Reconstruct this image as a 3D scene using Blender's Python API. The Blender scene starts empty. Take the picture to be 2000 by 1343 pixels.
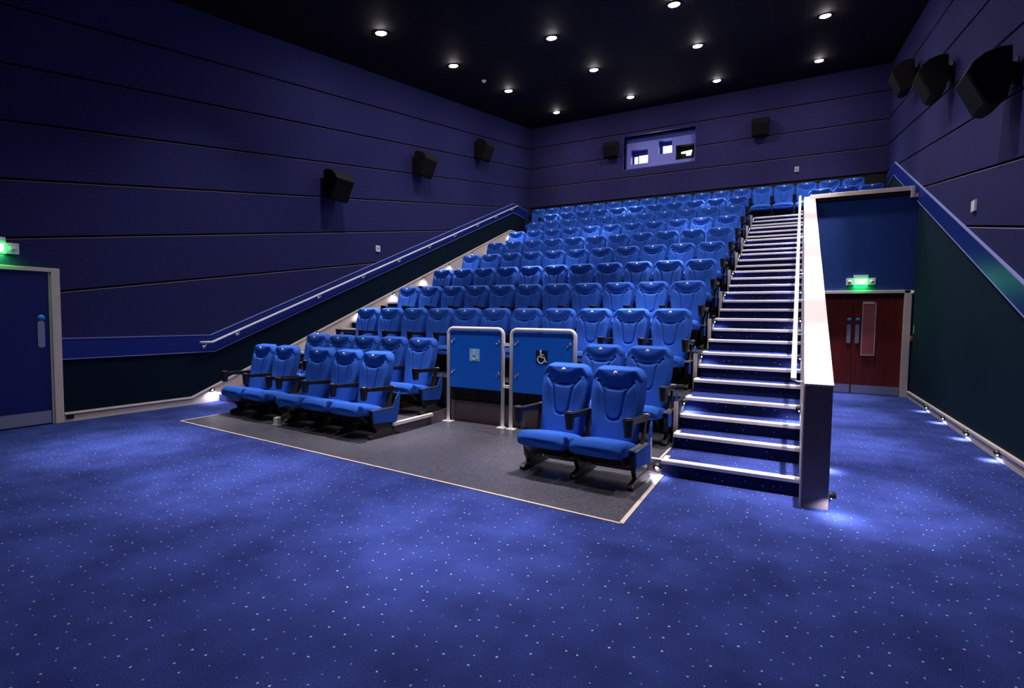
import bpy, bmesh, math, random
from mathutils import Vector, Matrix
random.seed(4)
PI = math.pi
sc = bpy.context.scene
col = sc.collection
# ------------------------------------------------------------------ measured plan of the auditorium (metres)
XL, XR, YB = -8.997, 2.116, 17.75          # side walls, rear wall
XS0, XS1, XS2 = -1.109, 0.086, 0.298       # stair: seat side, wall face, corridor face
RISE, PITCH, YA = 0.15689, 1.19804, 5.1411
D1, D2 = 0.5462, 0.8902
YF = -6.0                                   # screen end
CZ, CS = 5.79, 0.162                        # ceiling height at Y=0 and slope
def ceil_z(y): return CZ + CS * y
def nos_y(k):                               # k = 0 .. 27
    m, r = divmod(k, 3)
    return YA + m * PITCH + (0, D1, D2)[r]
def nos_z(k): return RISE * (k + 1)
def row_y(r): return YA + (r - 2) * PITCH
def row_z(r): return max(0.0, RISE * (1 + 3 * (r - 2)))

# ------------------------------------------------------------------ materials
def mat(name, color, rough=0.6, metal=0.0, spec=0.5, emit=None, estr=0.0):
    m = bpy.data.materials.new(name); m.use_nodes = True
    b = m.node_tree.nodes['Principled BSDF']
    b.inputs['Base Color'].default_value = (*color, 1)
    b.inputs['Roughness'].default_value = rough
    b.inputs['Metallic'].default_value = metal
    b.inputs['Specular IOR Level'].default_value = spec
    if emit:
        b.inputs['Emission Color'].default_value = (*emit, 1)
        b.inputs['Emission Strength'].default_value = estr
    return m
def nd(m, t, **k):
    n = m.node_tree.nodes.new(t)
    for a, v in k.items(): setattr(n, a, v)
    return n
def lk(m, a, b): m.node_tree.links.new(a, b)
def ramp(m, fac, stops):
    r = nd(m, 'ShaderNodeValToRGB'); lk(m, fac, r.inputs[0])
    e = r.color_ramp.elements
    while len(e) < len(stops): e.new(0.5)
    for i, (p, c) in enumerate(stops):
        e[i].position = p; e[i].color = (*c, 1)
    return r.outputs[0]
def noisy(name, c0, c1, scale, rough=0.8, spec=0.3, bump=0.0, stretch=(1, 1, 1), detail=4, obj=True):
    m = mat(name, c0, rough, 0, spec)
    b = m.node_tree.nodes['Principled BSDF']
    g = nd(m, 'ShaderNodeTexCoord'); mp = nd(m, 'ShaderNodeMapping')
    mp.inputs['Scale'].default_value = stretch
    lk(m, g.outputs['Object'] if obj else g.outputs['Generated'], mp.inputs[0])
    n = nd(m, 'ShaderNodeTexNoise'); n.inputs['Scale'].default_value = scale
    n.inputs['Detail'].default_value = detail
    lk(m, mp.outputs[0], n.inputs['Vector'])
    lk(m, ramp(m, n.outputs['Fac'], [(0.3, c0), (0.7, c1)]), b.inputs['Base Color'])
    if bump:
        bp = nd(m, 'ShaderNodeBump'); bp.inputs['Strength'].default_value = bump; bp.inputs['Distance'].default_value = 0.004
        lk(m, n.outputs['Fac'], bp.inputs['Height']); lk(m, bp.outputs[0], b.inputs['Normal'])
    return m
def carpet(name, rot=(0, 0, 0), dim=1.0):
    m = mat(name, (0.03, 0.05, 0.3), 0.95, 0, 0.1)
    b = m.node_tree.nodes['Principled BSDF']
    g = nd(m, 'ShaderNodeTexCoord'); mp = nd(m, 'ShaderNodeMapping')
    mp.inputs['Rotation'].default_value = rot
    lk(m, g.outputs['Object'], mp.inputs[0])
    vec = mp.outputs[0]
    n = nd(m, 'ShaderNodeTexNoise'); n.inputs['Scale'].default_value = 170; n.inputs['Detail'].default_value = 5
    lk(m, vec, n.inputs['Vector'])
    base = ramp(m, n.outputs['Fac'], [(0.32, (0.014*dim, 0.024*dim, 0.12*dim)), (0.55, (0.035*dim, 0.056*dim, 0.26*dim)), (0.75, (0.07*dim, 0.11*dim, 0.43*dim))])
    n2 = nd(m, 'ShaderNodeTexNoise'); n2.inputs['Scale'].default_value = 2.5; n2.inputs['Detail'].default_value = 6
    lk(m, vec, n2.inputs['Vector'])
    wear = ramp(m, n2.outputs['Fac'], [(0.32, (0.62, 0.62, 0.66)), (0.68, (1.12, 1.12, 1.1))])
    mu = nd(m, 'ShaderNodeMix', data_type='RGBA', blend_type='MULTIPLY'); mu.inputs[0].default_value = 1
    lk(m, base, mu.inputs[6]); lk(m, wear, mu.inputs[7])
    v = nd(m, 'ShaderNodeTexVoronoi', voronoi_dimensions='2D'); v.inputs['Scale'].default_value = 9.5
    v.inputs['Randomness'].default_value = 0.75
    lk(m, vec, v.inputs['Vector'])
    sep = nd(m, 'ShaderNodeSeparateColor'); lk(m, v.outputs['Color'], sep.inputs[0])
    lt = nd(m, 'ShaderNodeMath', operation='LESS_THAN'); lk(m, v.outputs['Distance'], lt.inputs[0])
    ra = nd(m, 'ShaderNodeMath', operation='MULTIPLY_ADD'); lk(m, sep.outputs[1], ra.inputs[0]); ra.inputs[1].default_value = 0.038; ra.inputs[2].default_value = 0.024
    lk(m, ra.outputs[0], lt.inputs[1])
    sp = ramp(m, sep.outputs[0], [(0.0, (0.28, 0.34, 0.65)), (0.45, (0.5, 0.58, 0.8)), (0.6, (0.2, 0.24, 0.6)), (0.8, (0.15, 0.5, 0.6)), (0.92, (0.6, 0.3, 0.45))])
    mx = nd(m, 'ShaderNodeMix', data_type='RGBA')
    lk(m, lt.outputs[0], mx.inputs[0]); lk(m, mu.outputs[2], mx.inputs[6]); lk(m, sp, mx.inputs[7])
    lk(m, mx.outputs[2], b.inputs['Base Color'])
    bp = nd(m, 'ShaderNodeBump'); bp.inputs['Strength'].default_value = 0.5; bp.inputs['Distance'].default_value = 0.004
    lk(m, n.outputs['Fac'], bp.inputs['Height']); lk(m, bp.outputs[0], b.inputs['Normal'])
    return m
M = {}
M['carpet'] = carpet('blue_speckled_carpet')
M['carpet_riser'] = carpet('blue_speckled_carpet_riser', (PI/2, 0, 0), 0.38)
M['vinyl'] = noisy('grey_safety_vinyl', (0.030, 0.032, 0.05), (0.13, 0.125, 0.15), 75, 0.30, 0.5, 0.1)
M['vinyl_dark'] = noisy('dark_vinyl', (0.012, 0.012, 0.018), (0.03, 0.03, 0.04), 90, 0.5, 0.4)
M['wall'] = noisy('dark_blue_wall_fabric', (0.027, 0.024, 0.092), (0.037, 0.033, 0.120), 30, 0.9, 0.1, 0.2)
M['groove_highlight'] = mat('painted_groove_highlight', (0.13, 0.10, 0.115), 0.5)  # paler chamfer colour, paints in the lit line below each groove
M['wall_side'] = noisy('dark_blue_side_wall_fabric', (0.021, 0.022, 0.092), (0.029, 0.030, 0.120), 30, 0.9, 0.1, 0.2)
M['wall_gap'] = mat('panel_gap_black', (0.006, 0.005, 0.012), 0.9, 0, 0.05)
M['wall_low'] = noisy('dark_teal_wall_fabric', (0.002, 0.015, 0.030), (0.004, 0.021, 0.040), 40, 0.9, 0.1, 0.2, (1, 1, 6))
M['wall_corr'] = noisy('blue_corridor_wall_fabric', (0.012, 0.036, 0.17), (0.024, 0.062, 0.25), 14, 0.9, 0.1, 0.1, (1, 1, 9))
M['band'] = mat('blue_painted_dado_rail', (0.003, 0.018, 0.20), 0.4)
M['band_edge'] = mat('pale_blue_rail_edge', (0.25, 0.28, 0.6), 0.4)
M['cream'] = noisy('cream_painted_timber', (0.66, 0.55, 0.48), (0.72, 0.61, 0.54), 6, 0.45, 0.4)
M['coping'] = mat('white_painted_coping', (0.46, 0.405, 0.39), 0.5)
M['taupe'] = noisy('taupe_painted_plaster', (0.16, 0.12, 0.14), (0.18, 0.135, 0.155), 8, 0.7, 0.3)
M['nosing'] = noisy('white_stair_nosing', (0.84, 0.78, 0.77), (0.92, 0.87, 0.86), 12, 0.5, 0.4)
M['black'] = mat('black_paint', (0.008, 0.007, 0.009), 0.7, 0, 0.3)
M['plastic'] = mat('black_moulded_plastic', (0.012, 0.011, 0.012), 0.32, 0, 0.5)
M['ironwork'] = mat('dark_grey_seat_casting', (0.05, 0.045, 0.045), 0.4, 0.3, 0.5)
M['chrome'] = mat('brushed_metal', (0.6, 0.56, 0.56), 0.3, 0.9)
M['seat'] = noisy('blue_seat_fabric', (0.010, 0.075, 0.38), (0.022, 0.105, 0.52), 260, 0.85, 0.25, 0.25)
M['badge'] = mat('white_seat_number_disc', (0.75, 0.75, 0.8), 0.4)
M['ink'] = mat('dark_blue_numeral_ink', (0.02, 0.02, 0.10), 0.5)
M['frame'] = mat('white_powder_coated_tube', (0.92, 0.89, 0.89), 0.3)
M['panelblue'] = mat('bright_blue_laminate', (0.007, 0.125, 0.68), 0.35)
M['sticker_blue'] = mat('pale_blue_sticker', (0.25, 0.6, 0.95), 0.35)
M['sticker_dark'] = mat('black_sticker', (0.01, 0.012, 0.03), 0.35)
M['white'] = mat('white_plastic', (0.8, 0.8, 0.82), 0.4)
M['doorblue'] = mat('blue_door_laminate', (0.002, 0.010, 0.13), 0.45)
M['steel'] = mat('satin_steel_plate', (0.36, 0.36, 0.48), 0.45, 0.5)
M['disc'] = mat('blue_door_disc', (0.03, 0.25, 0.75), 0.4)
M['speaker'] = mat('black_speaker_cabinet', (0.008, 0.006, 0.006), 0.8, 0, 0.15)
M['port'] = mat('blue_port_paint', (0.24, 0.25, 0.80), 0.7)
M['red'] = mat('red_call_point', (0.5, 0.05, 0.02), 0.4)
M['greenlabel'] = mat('green_label', (0.05, 0.6, 0.2), 0.4)
M['glass'] = mat('red_tinted_vision_glass', (0.42, 0.11, 0.12), 0.12, 0, 0.6)
M['lamp'] = mat('downlight_lamp_glow', (1, 1, 1), 0.5, 0, 0.5, (1.0, 0.93, 0.95), 160)
M['led'] = mat('step_light_led', (1, 1, 1), 0.5, 0, 0.5, (0.86, 0.93, 1.0), 6)
M['booth'] = mat('lit_projection_booth', (1, 1, 1), 0.5, 0, 0.5, (1.0, 0.95, 1.0), 4.0)
M['boothwarm'] = mat('warm_booth_light', (1, 1, 1), 0.5, 0, 0.5, (1.0, 0.78, 0.74), 3.0)
M['exit'] = mat('lit_exit_sign_face', (0.6, 1, 0.6), 0.5, 0, 0.5, (0.5, 1.0, 0.5), 6.0)
M['exitgreen'] = mat('lit_green_sign_edge', (0.05, 0.9, 0.1), 0.5, 0, 0.5, (0.05, 0.9, 0.10), 1.6)
def wood():
    m = mat('dark_red_mahogany_door', (0.10, 0.012, 0.01), 0.35)
    b = m.node_tree.nodes['Principled BSDF']
    g = nd(m, 'ShaderNodeTexCoord'); mp = nd(m, 'ShaderNodeMapping'); mp.inputs['Scale'].default_value = (14, 14, 0.8)
    lk(m, g.outputs['Object'], mp.inputs[0])
    n = nd(m, 'ShaderNodeTexNoise'); n.inputs['Scale'].default_value = 3; n.inputs['Detail'].default_value = 6
    lk(m, mp.outputs[0], n.inputs['Vector'])
    lk(m, ramp(m, n.outputs['Fac'], [(0.3, (0.10, 0.010, 0.006)), (0.7, (0.19, 0.022, 0.012))]), b.inputs['Base Color'])
    return m
M['wood'] = wood()
def ceiling_mat():
    m = mat('black_ceiling_tiles', (0.005, 0.003, 0.005), 0.75, 0, 0.15)
    b = m.node_tree.nodes['Principled BSDF']
    g = nd(m, 'ShaderNodeTexCoord')
    t = nd(m, 'ShaderNodeTexBrick'); t.offset = 0.0
    t.inputs['Scale'].default_value = 1.0; t.inputs['Brick Width'].default_value = 0.63; t.inputs['Row Height'].default_value = 0.63
    t.inputs['Mortar Size'].default_value = 0.012; t.inputs['Mortar Smooth'].default_value = 0.0
    t.inputs['Color1'].default_value = (0.0045, 0.002, 0.0035, 1); t.inputs['Color2'].default_value = (0.0035, 0.0018, 0.003, 1)
    t.inputs['Mortar'].default_value = (0.016, 0.012, 0.015, 1)
    lk(m, g.outputs['Object'], t.inputs['Vector']); lk(m, t.outputs['Color'], b.inputs['Base Color'])
    return m
M['ceil'] = ceiling_mat()

# ------------------------------------------------------------------ mesh builder
class MB:
    def __init__(s): s.v = []; s.f = []; s.m = []; s.sm = []; s.cur = 0; s.smooth = False
    def add(s, vs, fs):
        o = len(s.v); s.v += [tuple(p) for p in vs]
        for f in fs: s.f.append([o + i for i in f]); s.m.append(s.cur); s.sm.append(s.smooth)
    def box(s, x0, x1, y0, y1, z0, z1):
        s.add([(x0,y0,z0),(x1,y0,z0),(x1,y1,z0),(x0,y1,z0),(x0,y0,z1),(x1,y0,z1),(x1,y1,z1),(x0,y1,z1)],
              [(0,3,2,1),(4,5,6,7),(0,1,5,4),(1,2,6,5),(2,3,7,6),(3,0,4,7)])
    def prism(s, poly, a0, a1, axis='x'):
        # poly: 2D points in the plane of the two other axes, extruded along axis
        def P(a, u, v): return {'x': (a, u, v), 'y': (u, a, v), 'z': (u, v, a)}[axis]
        n = len(poly)
        vs = [P(a0, *p) for p in poly] + [P(a1, *p) for p in poly]
        s.add(vs, [tuple(range(n)), tuple(range(2*n-1, n-1, -1))] + [(i, i+n, (i+1) % n + n, (i+1) % n) for i in range(n)])
    def tube(s, pts, r, n=10, cap=True, closed=False):
        pts = [Vector(p) for p in pts]; rings = []
        up = None; N = len(pts)
        for i, p in enumerate(pts):
            a = pts[i-1] if (i or closed) else p; b = pts[(i+1) % N] if (i < N-1 or closed) else p
            t = (b - a).normalized()
            if up is None: up = t.orthogonal().normalized()
            up = (up - t * up.dot(t)).normalized(); w = t.cross(up)
            rr = r[i] if isinstance(r, (list, tuple)) else r
            rings.append([p + up*math.cos(2*PI*k/n)*rr + w*math.sin(2*PI*k/n)*rr for k in range(n)])
        fs = []
        L = N if closed else N-1
        for i in range(L):
            for k in range(n):
                j = (i+1) % N
                fs.append((i*n+k, i*n+(k+1) % n, j*n+(k+1) % n, j*n+k))
        if cap and not closed: fs += [tuple(range(n-1, -1, -1)), tuple(range((N-1)*n, N*n))]
        o = s.smooth; s.smooth = True
        s.add([p for r_ in rings for p in r_], fs); s.smooth = o
    def lathe(s, prof, c, n=16, axis='z'):
        # prof: (radius, height) pairs
        vs = []
        for r, h in prof:
            for k in range(n):
                a = 2*PI*k/n; q = (r*math.cos(a), r*math.sin(a), h)
                if axis == 'x': q = (q[2], q[0], q[1])
                if axis == 'y': q = (q[0], q[2], q[1])
                vs.append((c[0]+q[0], c[1]+q[1], c[2]+q[2]))
        fs = [(i*n+k, i*n+(k+1) % n, (i+1)*n+(k+1) % n, (i+1)*n+k) for i in range(len(prof)-1) for k in range(n)]
        fs += [tuple(range(n)), tuple(range((len(prof)-1)*n, len(prof)*n))]
        o = s.smooth; s.smooth = True; s.add(vs, fs); s.smooth = o
    def build(s, name, mats, parent=None, bevel=0, recalc=True, autosmooth=None, seg=2):
        me = bpy.data.meshes.new(name); me.from_pydata(s.v, [], s.f)
        if not isinstance(mats, (list, tuple)): mats = [mats]
        for m in mats: me.materials.append(m)
        for p, mi, sm in zip(me.polygons, s.m, s.sm): p.material_index = mi; p.use_smooth = sm
        if recalc or bevel:
            bm = bmesh.new(); bm.from_mesh(me)
            if recalc: bmesh.ops.recalc_face_normals(bm, faces=bm.faces)
            if bevel:
                es = [e for e in bm.edges if len(e.link_faces) == 2 and e.calc_face_angle(0) > 0.6]
                bmesh.ops.bevel(bm, geom=es, offset=bevel, segments=seg, profile=0.5, affect='EDGES', clamp_overlap=True)
            bm.to_mesh(me); bm.free()
        me.update()
        o = bpy.data.objects.new(name, me); col.objects.link(o)
        if parent: o.parent = parent
        return o
def empty(name, loc, rz=0):
    o = bpy.data.objects.new(name, None); col.objects.link(o); o.location = loc; o.rotation_euler = (0, 0, rz)
    o.empty_display_size = 0.1
    return o
def tag(o, label=None, cat=None, group=None, kind=None):
    if label: o['label'] = label
    if cat: o['category'] = cat
    if group: o['group'] = group
    if kind: o['kind'] = kind
    return o
def struct(o, label=None, cat='room'):
    o['kind'] = 'structure'
    if label: o['label'] = label; o['category'] = cat
    return o
def copy_tree(o, parent=None):
    c = o.copy(); col.objects.link(c); c.parent = parent
    for ch in o.children: copy_tree(ch, c)
    return c
ORD = ['zeroth','first','second','third','fourth','fifth','sixth','seventh','eighth','ninth','tenth','eleventh','twelfth','thirteenth','fourteenth','fifteenth','sixteenth','seventeenth','eighteenth']

# ------------------------------------------------------------------ room shell
b = MB(); b.box(XL-0.2, XR+0.2, YF-0.2, YB+0.6, -0.2, 0.0)
struct(b.build('floor', M['carpet']), 'dark blue carpet floor with small white specks', 'floor')
b = MB()
b.add([(XL-.1, YF, ceil_z(YF)), (XR+.1, YF, ceil_z(YF)), (XR+.1, YB+.1, ceil_z(YB+.1)), (XL-.1, YB+.1, ceil_z(YB+.1)),
       (XL-.1, YF, ceil_z(YF)+.15), (XR+.1, YF, ceil_z(YF)+.15), (XR+.1, YB+.1, ceil_z(YB+.1)+.15), (XL-.1, YB+.1, ceil_z(YB+.1)+.15)],
      [(0,3,2,1),(4,5,6,7),(0,1,5,4),(1,2,6,5),(2,3,7,6),(3,0,4,7)])
struct(b.build('ceiling', M['ceil']), 'black suspended tile ceiling dotted with downlights', 'ceiling')

GROOVES = [5.018, 4.283, 3.557, 2.815, 2.057, 1.305]
def side_wall(x, sgn, name, label, dz=0.0):
    """fabric panels between sloping grooves; sgn = +1 if the room lies towards +x"""
    W = MB(); W.cur = 1
    W.prism([(YF, -0.1), (YB+.1, -0.1), (YB+.1, ceil_z(YB)+.1), (YF, ceil_z(YF)+.1)], x-sgn*0.05, x-sgn*0.2)
    W.cur = 0
    gz = [CZ + 0.05] + [g + dz for g in GROOVES] + [-3.5]
    for i in range(len(gz)-1):
        hi, lo = gz[i]-0.014, gz[i+1]+0.014
        def q(y, z): return (y, max(z + CS*y, -0.05))
        y0, y1 = YF, YB
        c = 0.011
        if sgn > 0: xa, xf, xc = x-0.05, x, x-0.014
        else: xa, xf, xc = x+0.05, x, x+0.014
        P = []
        for y in (y0, y1):
            P += [(xa, *q(y, lo)), (xf, *q(y, lo)), (xf, *q(y, hi-c)), (xc, *q(y, hi)), (xa, *q(y, hi))]
        W.add(P, [(0,1,2,3,4), (9,8,7,6,5), (0,5,6,1), (1,6,7,2), (2,7,8,3), (3,8,9,4), (4,9,5,0)])
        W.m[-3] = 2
    o = W.build(name, [M['wall_side'], M['wall_gap'], M['groove_highlight']])
    return struct(o, label, 'wall')
side_wall(XL, 1, 'wall_left', 'dark blue panelled left wall with sloping grooves')
side_wall(XR, -1, 'wall_right', 'dark blue panelled right wall with sloping grooves', 0.06)
# lower teal walls (under the dado band)
BSL = 0.403
def band_pts(y0, z0, ytop, zend, ydn, lower):
    return
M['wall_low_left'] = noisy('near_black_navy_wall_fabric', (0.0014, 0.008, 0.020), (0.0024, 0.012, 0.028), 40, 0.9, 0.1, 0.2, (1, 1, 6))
def lower_wall(x, sgn, name, ys, label):
    W = MB()
    W.prism([(YF, 0), (YB, 0), (YB, 5.4), (16.35, 5.4), (5.37+0.4*0, 1.03), (YF, 1.03)], x-sgn*0.01, x+sgn*0.016)
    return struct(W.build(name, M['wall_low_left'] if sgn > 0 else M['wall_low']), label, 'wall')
lower_wall(XL, 1, 'wall_left_lower', 0, 'near-black navy lower part of the left wall below the blue band')
lower_wall(XR, -1, 'wall_right_lower', 0, 'dark teal lower part of the right wall below the blue band')
def band(x, sgn, label, ystart, name):
    top = [(ystart, 1.178), (5.37, 1.178), (16.33, 5.60), (17.5, 5.52)]
    bot = [(ystart, 0.887), (5.43, 0.887), (16.36, 5.29), (17.25, 5.22)]
    e = empty(name, (x, ystart, 1.03))
    W = MB()
    W.prism([(p[0]-ystart, p[1]-1.03) for p in top + [(17.5, 4.55), (17.25, 4.55)] + bot[::-1]], 0, sgn*0.035)
    W.build('board', M['band'], e)
    for pts, off in ((top, 0.0), (bot, 0.0)):
        E_ = MB()
        pp = [(sgn*0.036, p[0]-ystart, p[1]-1.03) for p in pts]
        for a, c in zip(pp[:-1], pp[1:]):
            E_.add([(0, a[1], a[2]-.006), (0, c[1], c[2]-.006), (0, c[1], c[2]+.006), (0, a[1], a[2]+.006),
                    (sgn*.041, a[1], a[2]-.006), (sgn*.041, c[1], c[2]-.006), (sgn*.041, c[1], c[2]+.006), (sgn*.041, a[1], a[2]+.006)],
                   [(0,1,2,3),(4,5,6,7),(0,1,5,4),(2,3,7,6),(0,3,7,4),(1,2,6,5)])
        E_.build('edge_strip', M['band_edge'], e)
    tag(e, label, 'dado rail', kind='structure')
    e['category'] = 'rail'
band(XL, 1, 'blue dado band climbing the left wall behind the white handrail', 3.27, 'trim_1')
band(XR, -1, 'blue dado band climbing the right wall above the corridor', 2.6, 'trim_2')
# rear wall with projection opening
WX0, WX1, WZ0, WZ1 = -5.39, -3.04, 6.70, 7.80
W = MB()
def rear_panel(z0, z1):
    segs = [(XL, XR, z0, z1)]
    if z1 > WZ0 and z0 < WZ1:
        segs = [(XL, WX0, z0, z1), (WX1, XR, z0, z1)]
        if z0 < WZ0: segs.append((WX0, WX1, z0, WZ0))
        if z1 > WZ1: segs.append((WX0, WX1, WZ1, z1))
    for a, c, lo, hi in segs:
        ch = 0.016 if hi == z1 else 0.0
        P = []
        for x in (a, c):
            P += [(x, YB+.05, lo), (x, YB, lo), (x, YB, hi-ch), (x, YB+ch*.9, hi), (x, YB+.05, hi)]
        W.add(P, [(0,1,2,3,4), (9,8,7,6,5), (0,5,6,1), (1,6,7,2), (2,7,8,3), (3,8,9,4), (4,9,5,0)])
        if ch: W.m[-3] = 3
zs = [5.71, 6.429, 7.164, 7.935, 8.85]
for a, c in zip(zs[:-1], zs[1:]): rear_panel(a+.014, c-.014)
W.cur = 1
for a, c, lo, hi in ((XL-.1, WX0, 0, 9), (WX1, XR+.1, 0, 9), (WX0, WX1, 0, WZ0), (WX0, WX1, WZ1, 9)):
    W.box(a, c, YB+.05, YB+.2, lo, hi)
W.cur = 2
W.box(XL, XR, YB+.0, YB+.05, 0, 5.68)
struct(W.build('wall_back', [M['wall'], M['wall_gap'], M['black'], M['groove_highlight']]), 'dark purple-blue panelled rear wall', 'wall')
W = MB(); W.box(XL-.2, XR+.2, YF-.2, YF, -.2, 6)
struct(W.build('wall_front', M['wall_low']), 'dark wall behind the camera', 'wall')

# projection window : recess + three ports
pw = empty('window_1', (0, 0, 0)); pw['kind'] = 'structure'; pw['label'] = 'recessed blue projection window with three lit ports in rear wall'; pw['category'] = 'window'
PY = YB + 0.36
ports = [(-5.25, -4.66, 6.95, 7.45, 'p1'), (-4.30, -3.85, 7.18, 7.63, 'p2'), (-3.72, -3.12, 6.91, 7.39, 'p3')]
W = MB()
W.box(WX0-.03, WX0, YB-.004, PY, WZ0-.03, WZ1+.03); W.box(WX1, WX1+.03, YB-.004, PY, WZ0-.03, WZ1+.03)
W.box(WX0, WX1, YB-.004, PY, WZ0-.03, WZ0); W.box(WX0, WX1, YB-.004, PY, WZ1, WZ1+.03)
W.build('recess_lining', M['band'], pw)
W = MB()
xs = sorted(set([WX0, WX1] + [p[0] for p in ports] + [p[1] for p in ports]))
for a, c in zip(xs[:-1], xs[1:]):
    mid = (a+c)/2; p = [q for q in ports if q[0] < mid < q[1]]
    if p: W.box(a, c, PY, PY+.03, WZ0, p[0][2]); W.box(a, c, PY, PY+.03, p[0][3], WZ1)
    else: W.box(a, c, PY, PY+.03, WZ0, WZ1)
W.build('port_wall', M['port'], pw)
for x0, x1, z0, z1, nm in ports:
    W = MB(); d = 0.3
    W.box(x0-.02, x0, PY+.03, PY+d, z0-.02, z1+.02); W.box(x1, x1+.02, PY+.03, PY+d, z0-.02, z1+.02)
    W.box(x0, x1, PY+.03, PY+d, z0-.02, z0); W.box(x0, x1, PY+.03, PY+d, z1, z1+.02)
    port = W.build('port', M['band'] if nm != 'p3' else M['black'], pw)
    W = MB()
    if nm == 'p3':
        W.box(x0, x1, PY+d, PY+d+.01, z0, z1); W.build('dark_glass', M['black'], port)
        W = MB(); W.prism([(x0+.13, z1-.16), (x1-.12, z1-.13), (x1-.16, z1-.30), (x0+.30, z1-.30), (x0+.28, z1-.22), (x0+.13, z1-.21)], PY+d-.02, PY+d-.005, 'y')
        W.build('warm_light', M['boothwarm'], port)
    elif nm == 'p1':
        W.box(x0, x1, PY+d, PY+d+.01, z0, z1); W.build('dark_glass', M['band'], port)
        W = MB(); W.box(x0+.22, x1, PY+d-.02, PY+d-.005, z0, z1-.16); W.build('bright_light', M['booth'], port)
        W = MB(); W.box(x0+.06, x0+.17, PY+d-.02, PY+d-.005, z0, z1-.18); W.build('warm_light', M['boothwarm'], port)
    else:
        W.box(x0, x1, PY+d, PY+d+.01, z0, z1); W.build('dark_glass', M['band'], port)
        W = MB(); W.box(x0+.10, x1, PY+d-.02, PY+d-.005, z0+.02, z1-.13); W.build('bright_light', M['booth'], port)

# skirtings
def skirting_left():
    W = MB()
    s = 0.4058
    def top(y): return 0.134 if y < 5.016 else (0.134 + s*(y-5.016) if y < 16.12 else 4.64)
    # flat board then stringer following the steps
    W.prism([(3.27, 0), (5.49, 0), (6.3, 0.157), (16.5, 4.1), (17.6, 4.35), (17.6, 4.64), (16.12, 4.64), (5.016, 0.134), (3.27, 0.134)], XL+.016, XL+.045)
    pts = [(3.27, .128), (5.014, .128), (16.12, 4.634), (17.6, 4.634)]
    for a, c in zip(pts[:-1], pts[1:]):
        W.add([(XL+.045, a[0], a[1]-.025), (XL+.045, c[0], c[1]-.025), (XL+.045, c[0], c[1]+.008), (XL+.045, a[0], a[1]+.008),
               (XL+.062, a[0], a[1]-.02), (XL+.062, c[0], c[1]-.02), (XL+.056, c[0], c[1]+.008), (XL+.056, a[0], a[1]+.008)],
              [(0,3,2,1),(4,5,6,7),(0,1,5,4),(2,3,7,6),(0,4,7,3),(1,2,6,5)])
    struct(W.build('baseboard_left', M['cream']), 'cream skirting rising along the left wall with the steps', 'baseboard')
skirting_left()
W = MB(); W.box(XR-.045, XR-.016, -5.9, 13.1, 0, .125); W.box(XR-.058, XR-.016, -5.9, 13.1, .105, .135)
struct(W.build('baseboard_right', M['cream']), 'cream skirting along the right corridor wall', 'baseboard')

# ------------------------------------------------------------------ grey vinyl bay in front
PATCH = [(-7.69, 4.142), (-1.095, 3.742), (-1.10, 5.141), (-2.40, 5.141), (-2.40, 6.33), (-4.50, 6.33), (-4.50, 5.11), (-7.55, 5.30), (-7.715, 5.30)]
W = MB(); W.prism(PATCH, 0.0, 0.006, 'z')
W.build('vinyl_floor', M['vinyl'])
tag(bpy.data.objects['vinyl_floor'], 'speckled grey vinyl floor bay set into the blue carpet under the front seats', 'floor', kind='structure')
W = MB()
def strip(p, q, w, h=0.009):
    p, q = Vector((*p, 0)), Vector((*q, 0)); d = (q-p).normalized(); n = Vector((-d.y, d.x, 0))*w/2
    W.add([p-n, q-n, q+n, p+n] + [v+Vector((0,0,h)) for v in (p-n, q-n, q+n, p+n)], [(0,3,2,1),(4,5,6,7),(0,1,5,4),(1,2,6,5),(2,3,7,6),(3,0,4,7)])
strip(PATCH[0], PATCH[1], 0.022); strip(PATCH[1], (-1.10, 5.12), 0.035); strip(PATCH[0], (-7.715, 5.15), 0.025)
o = W.build('floor_edging', M['cream'])
tag(o, 'thin cream metal edging strip around the grey vinyl bay', 'edging', kind='structure')

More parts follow.
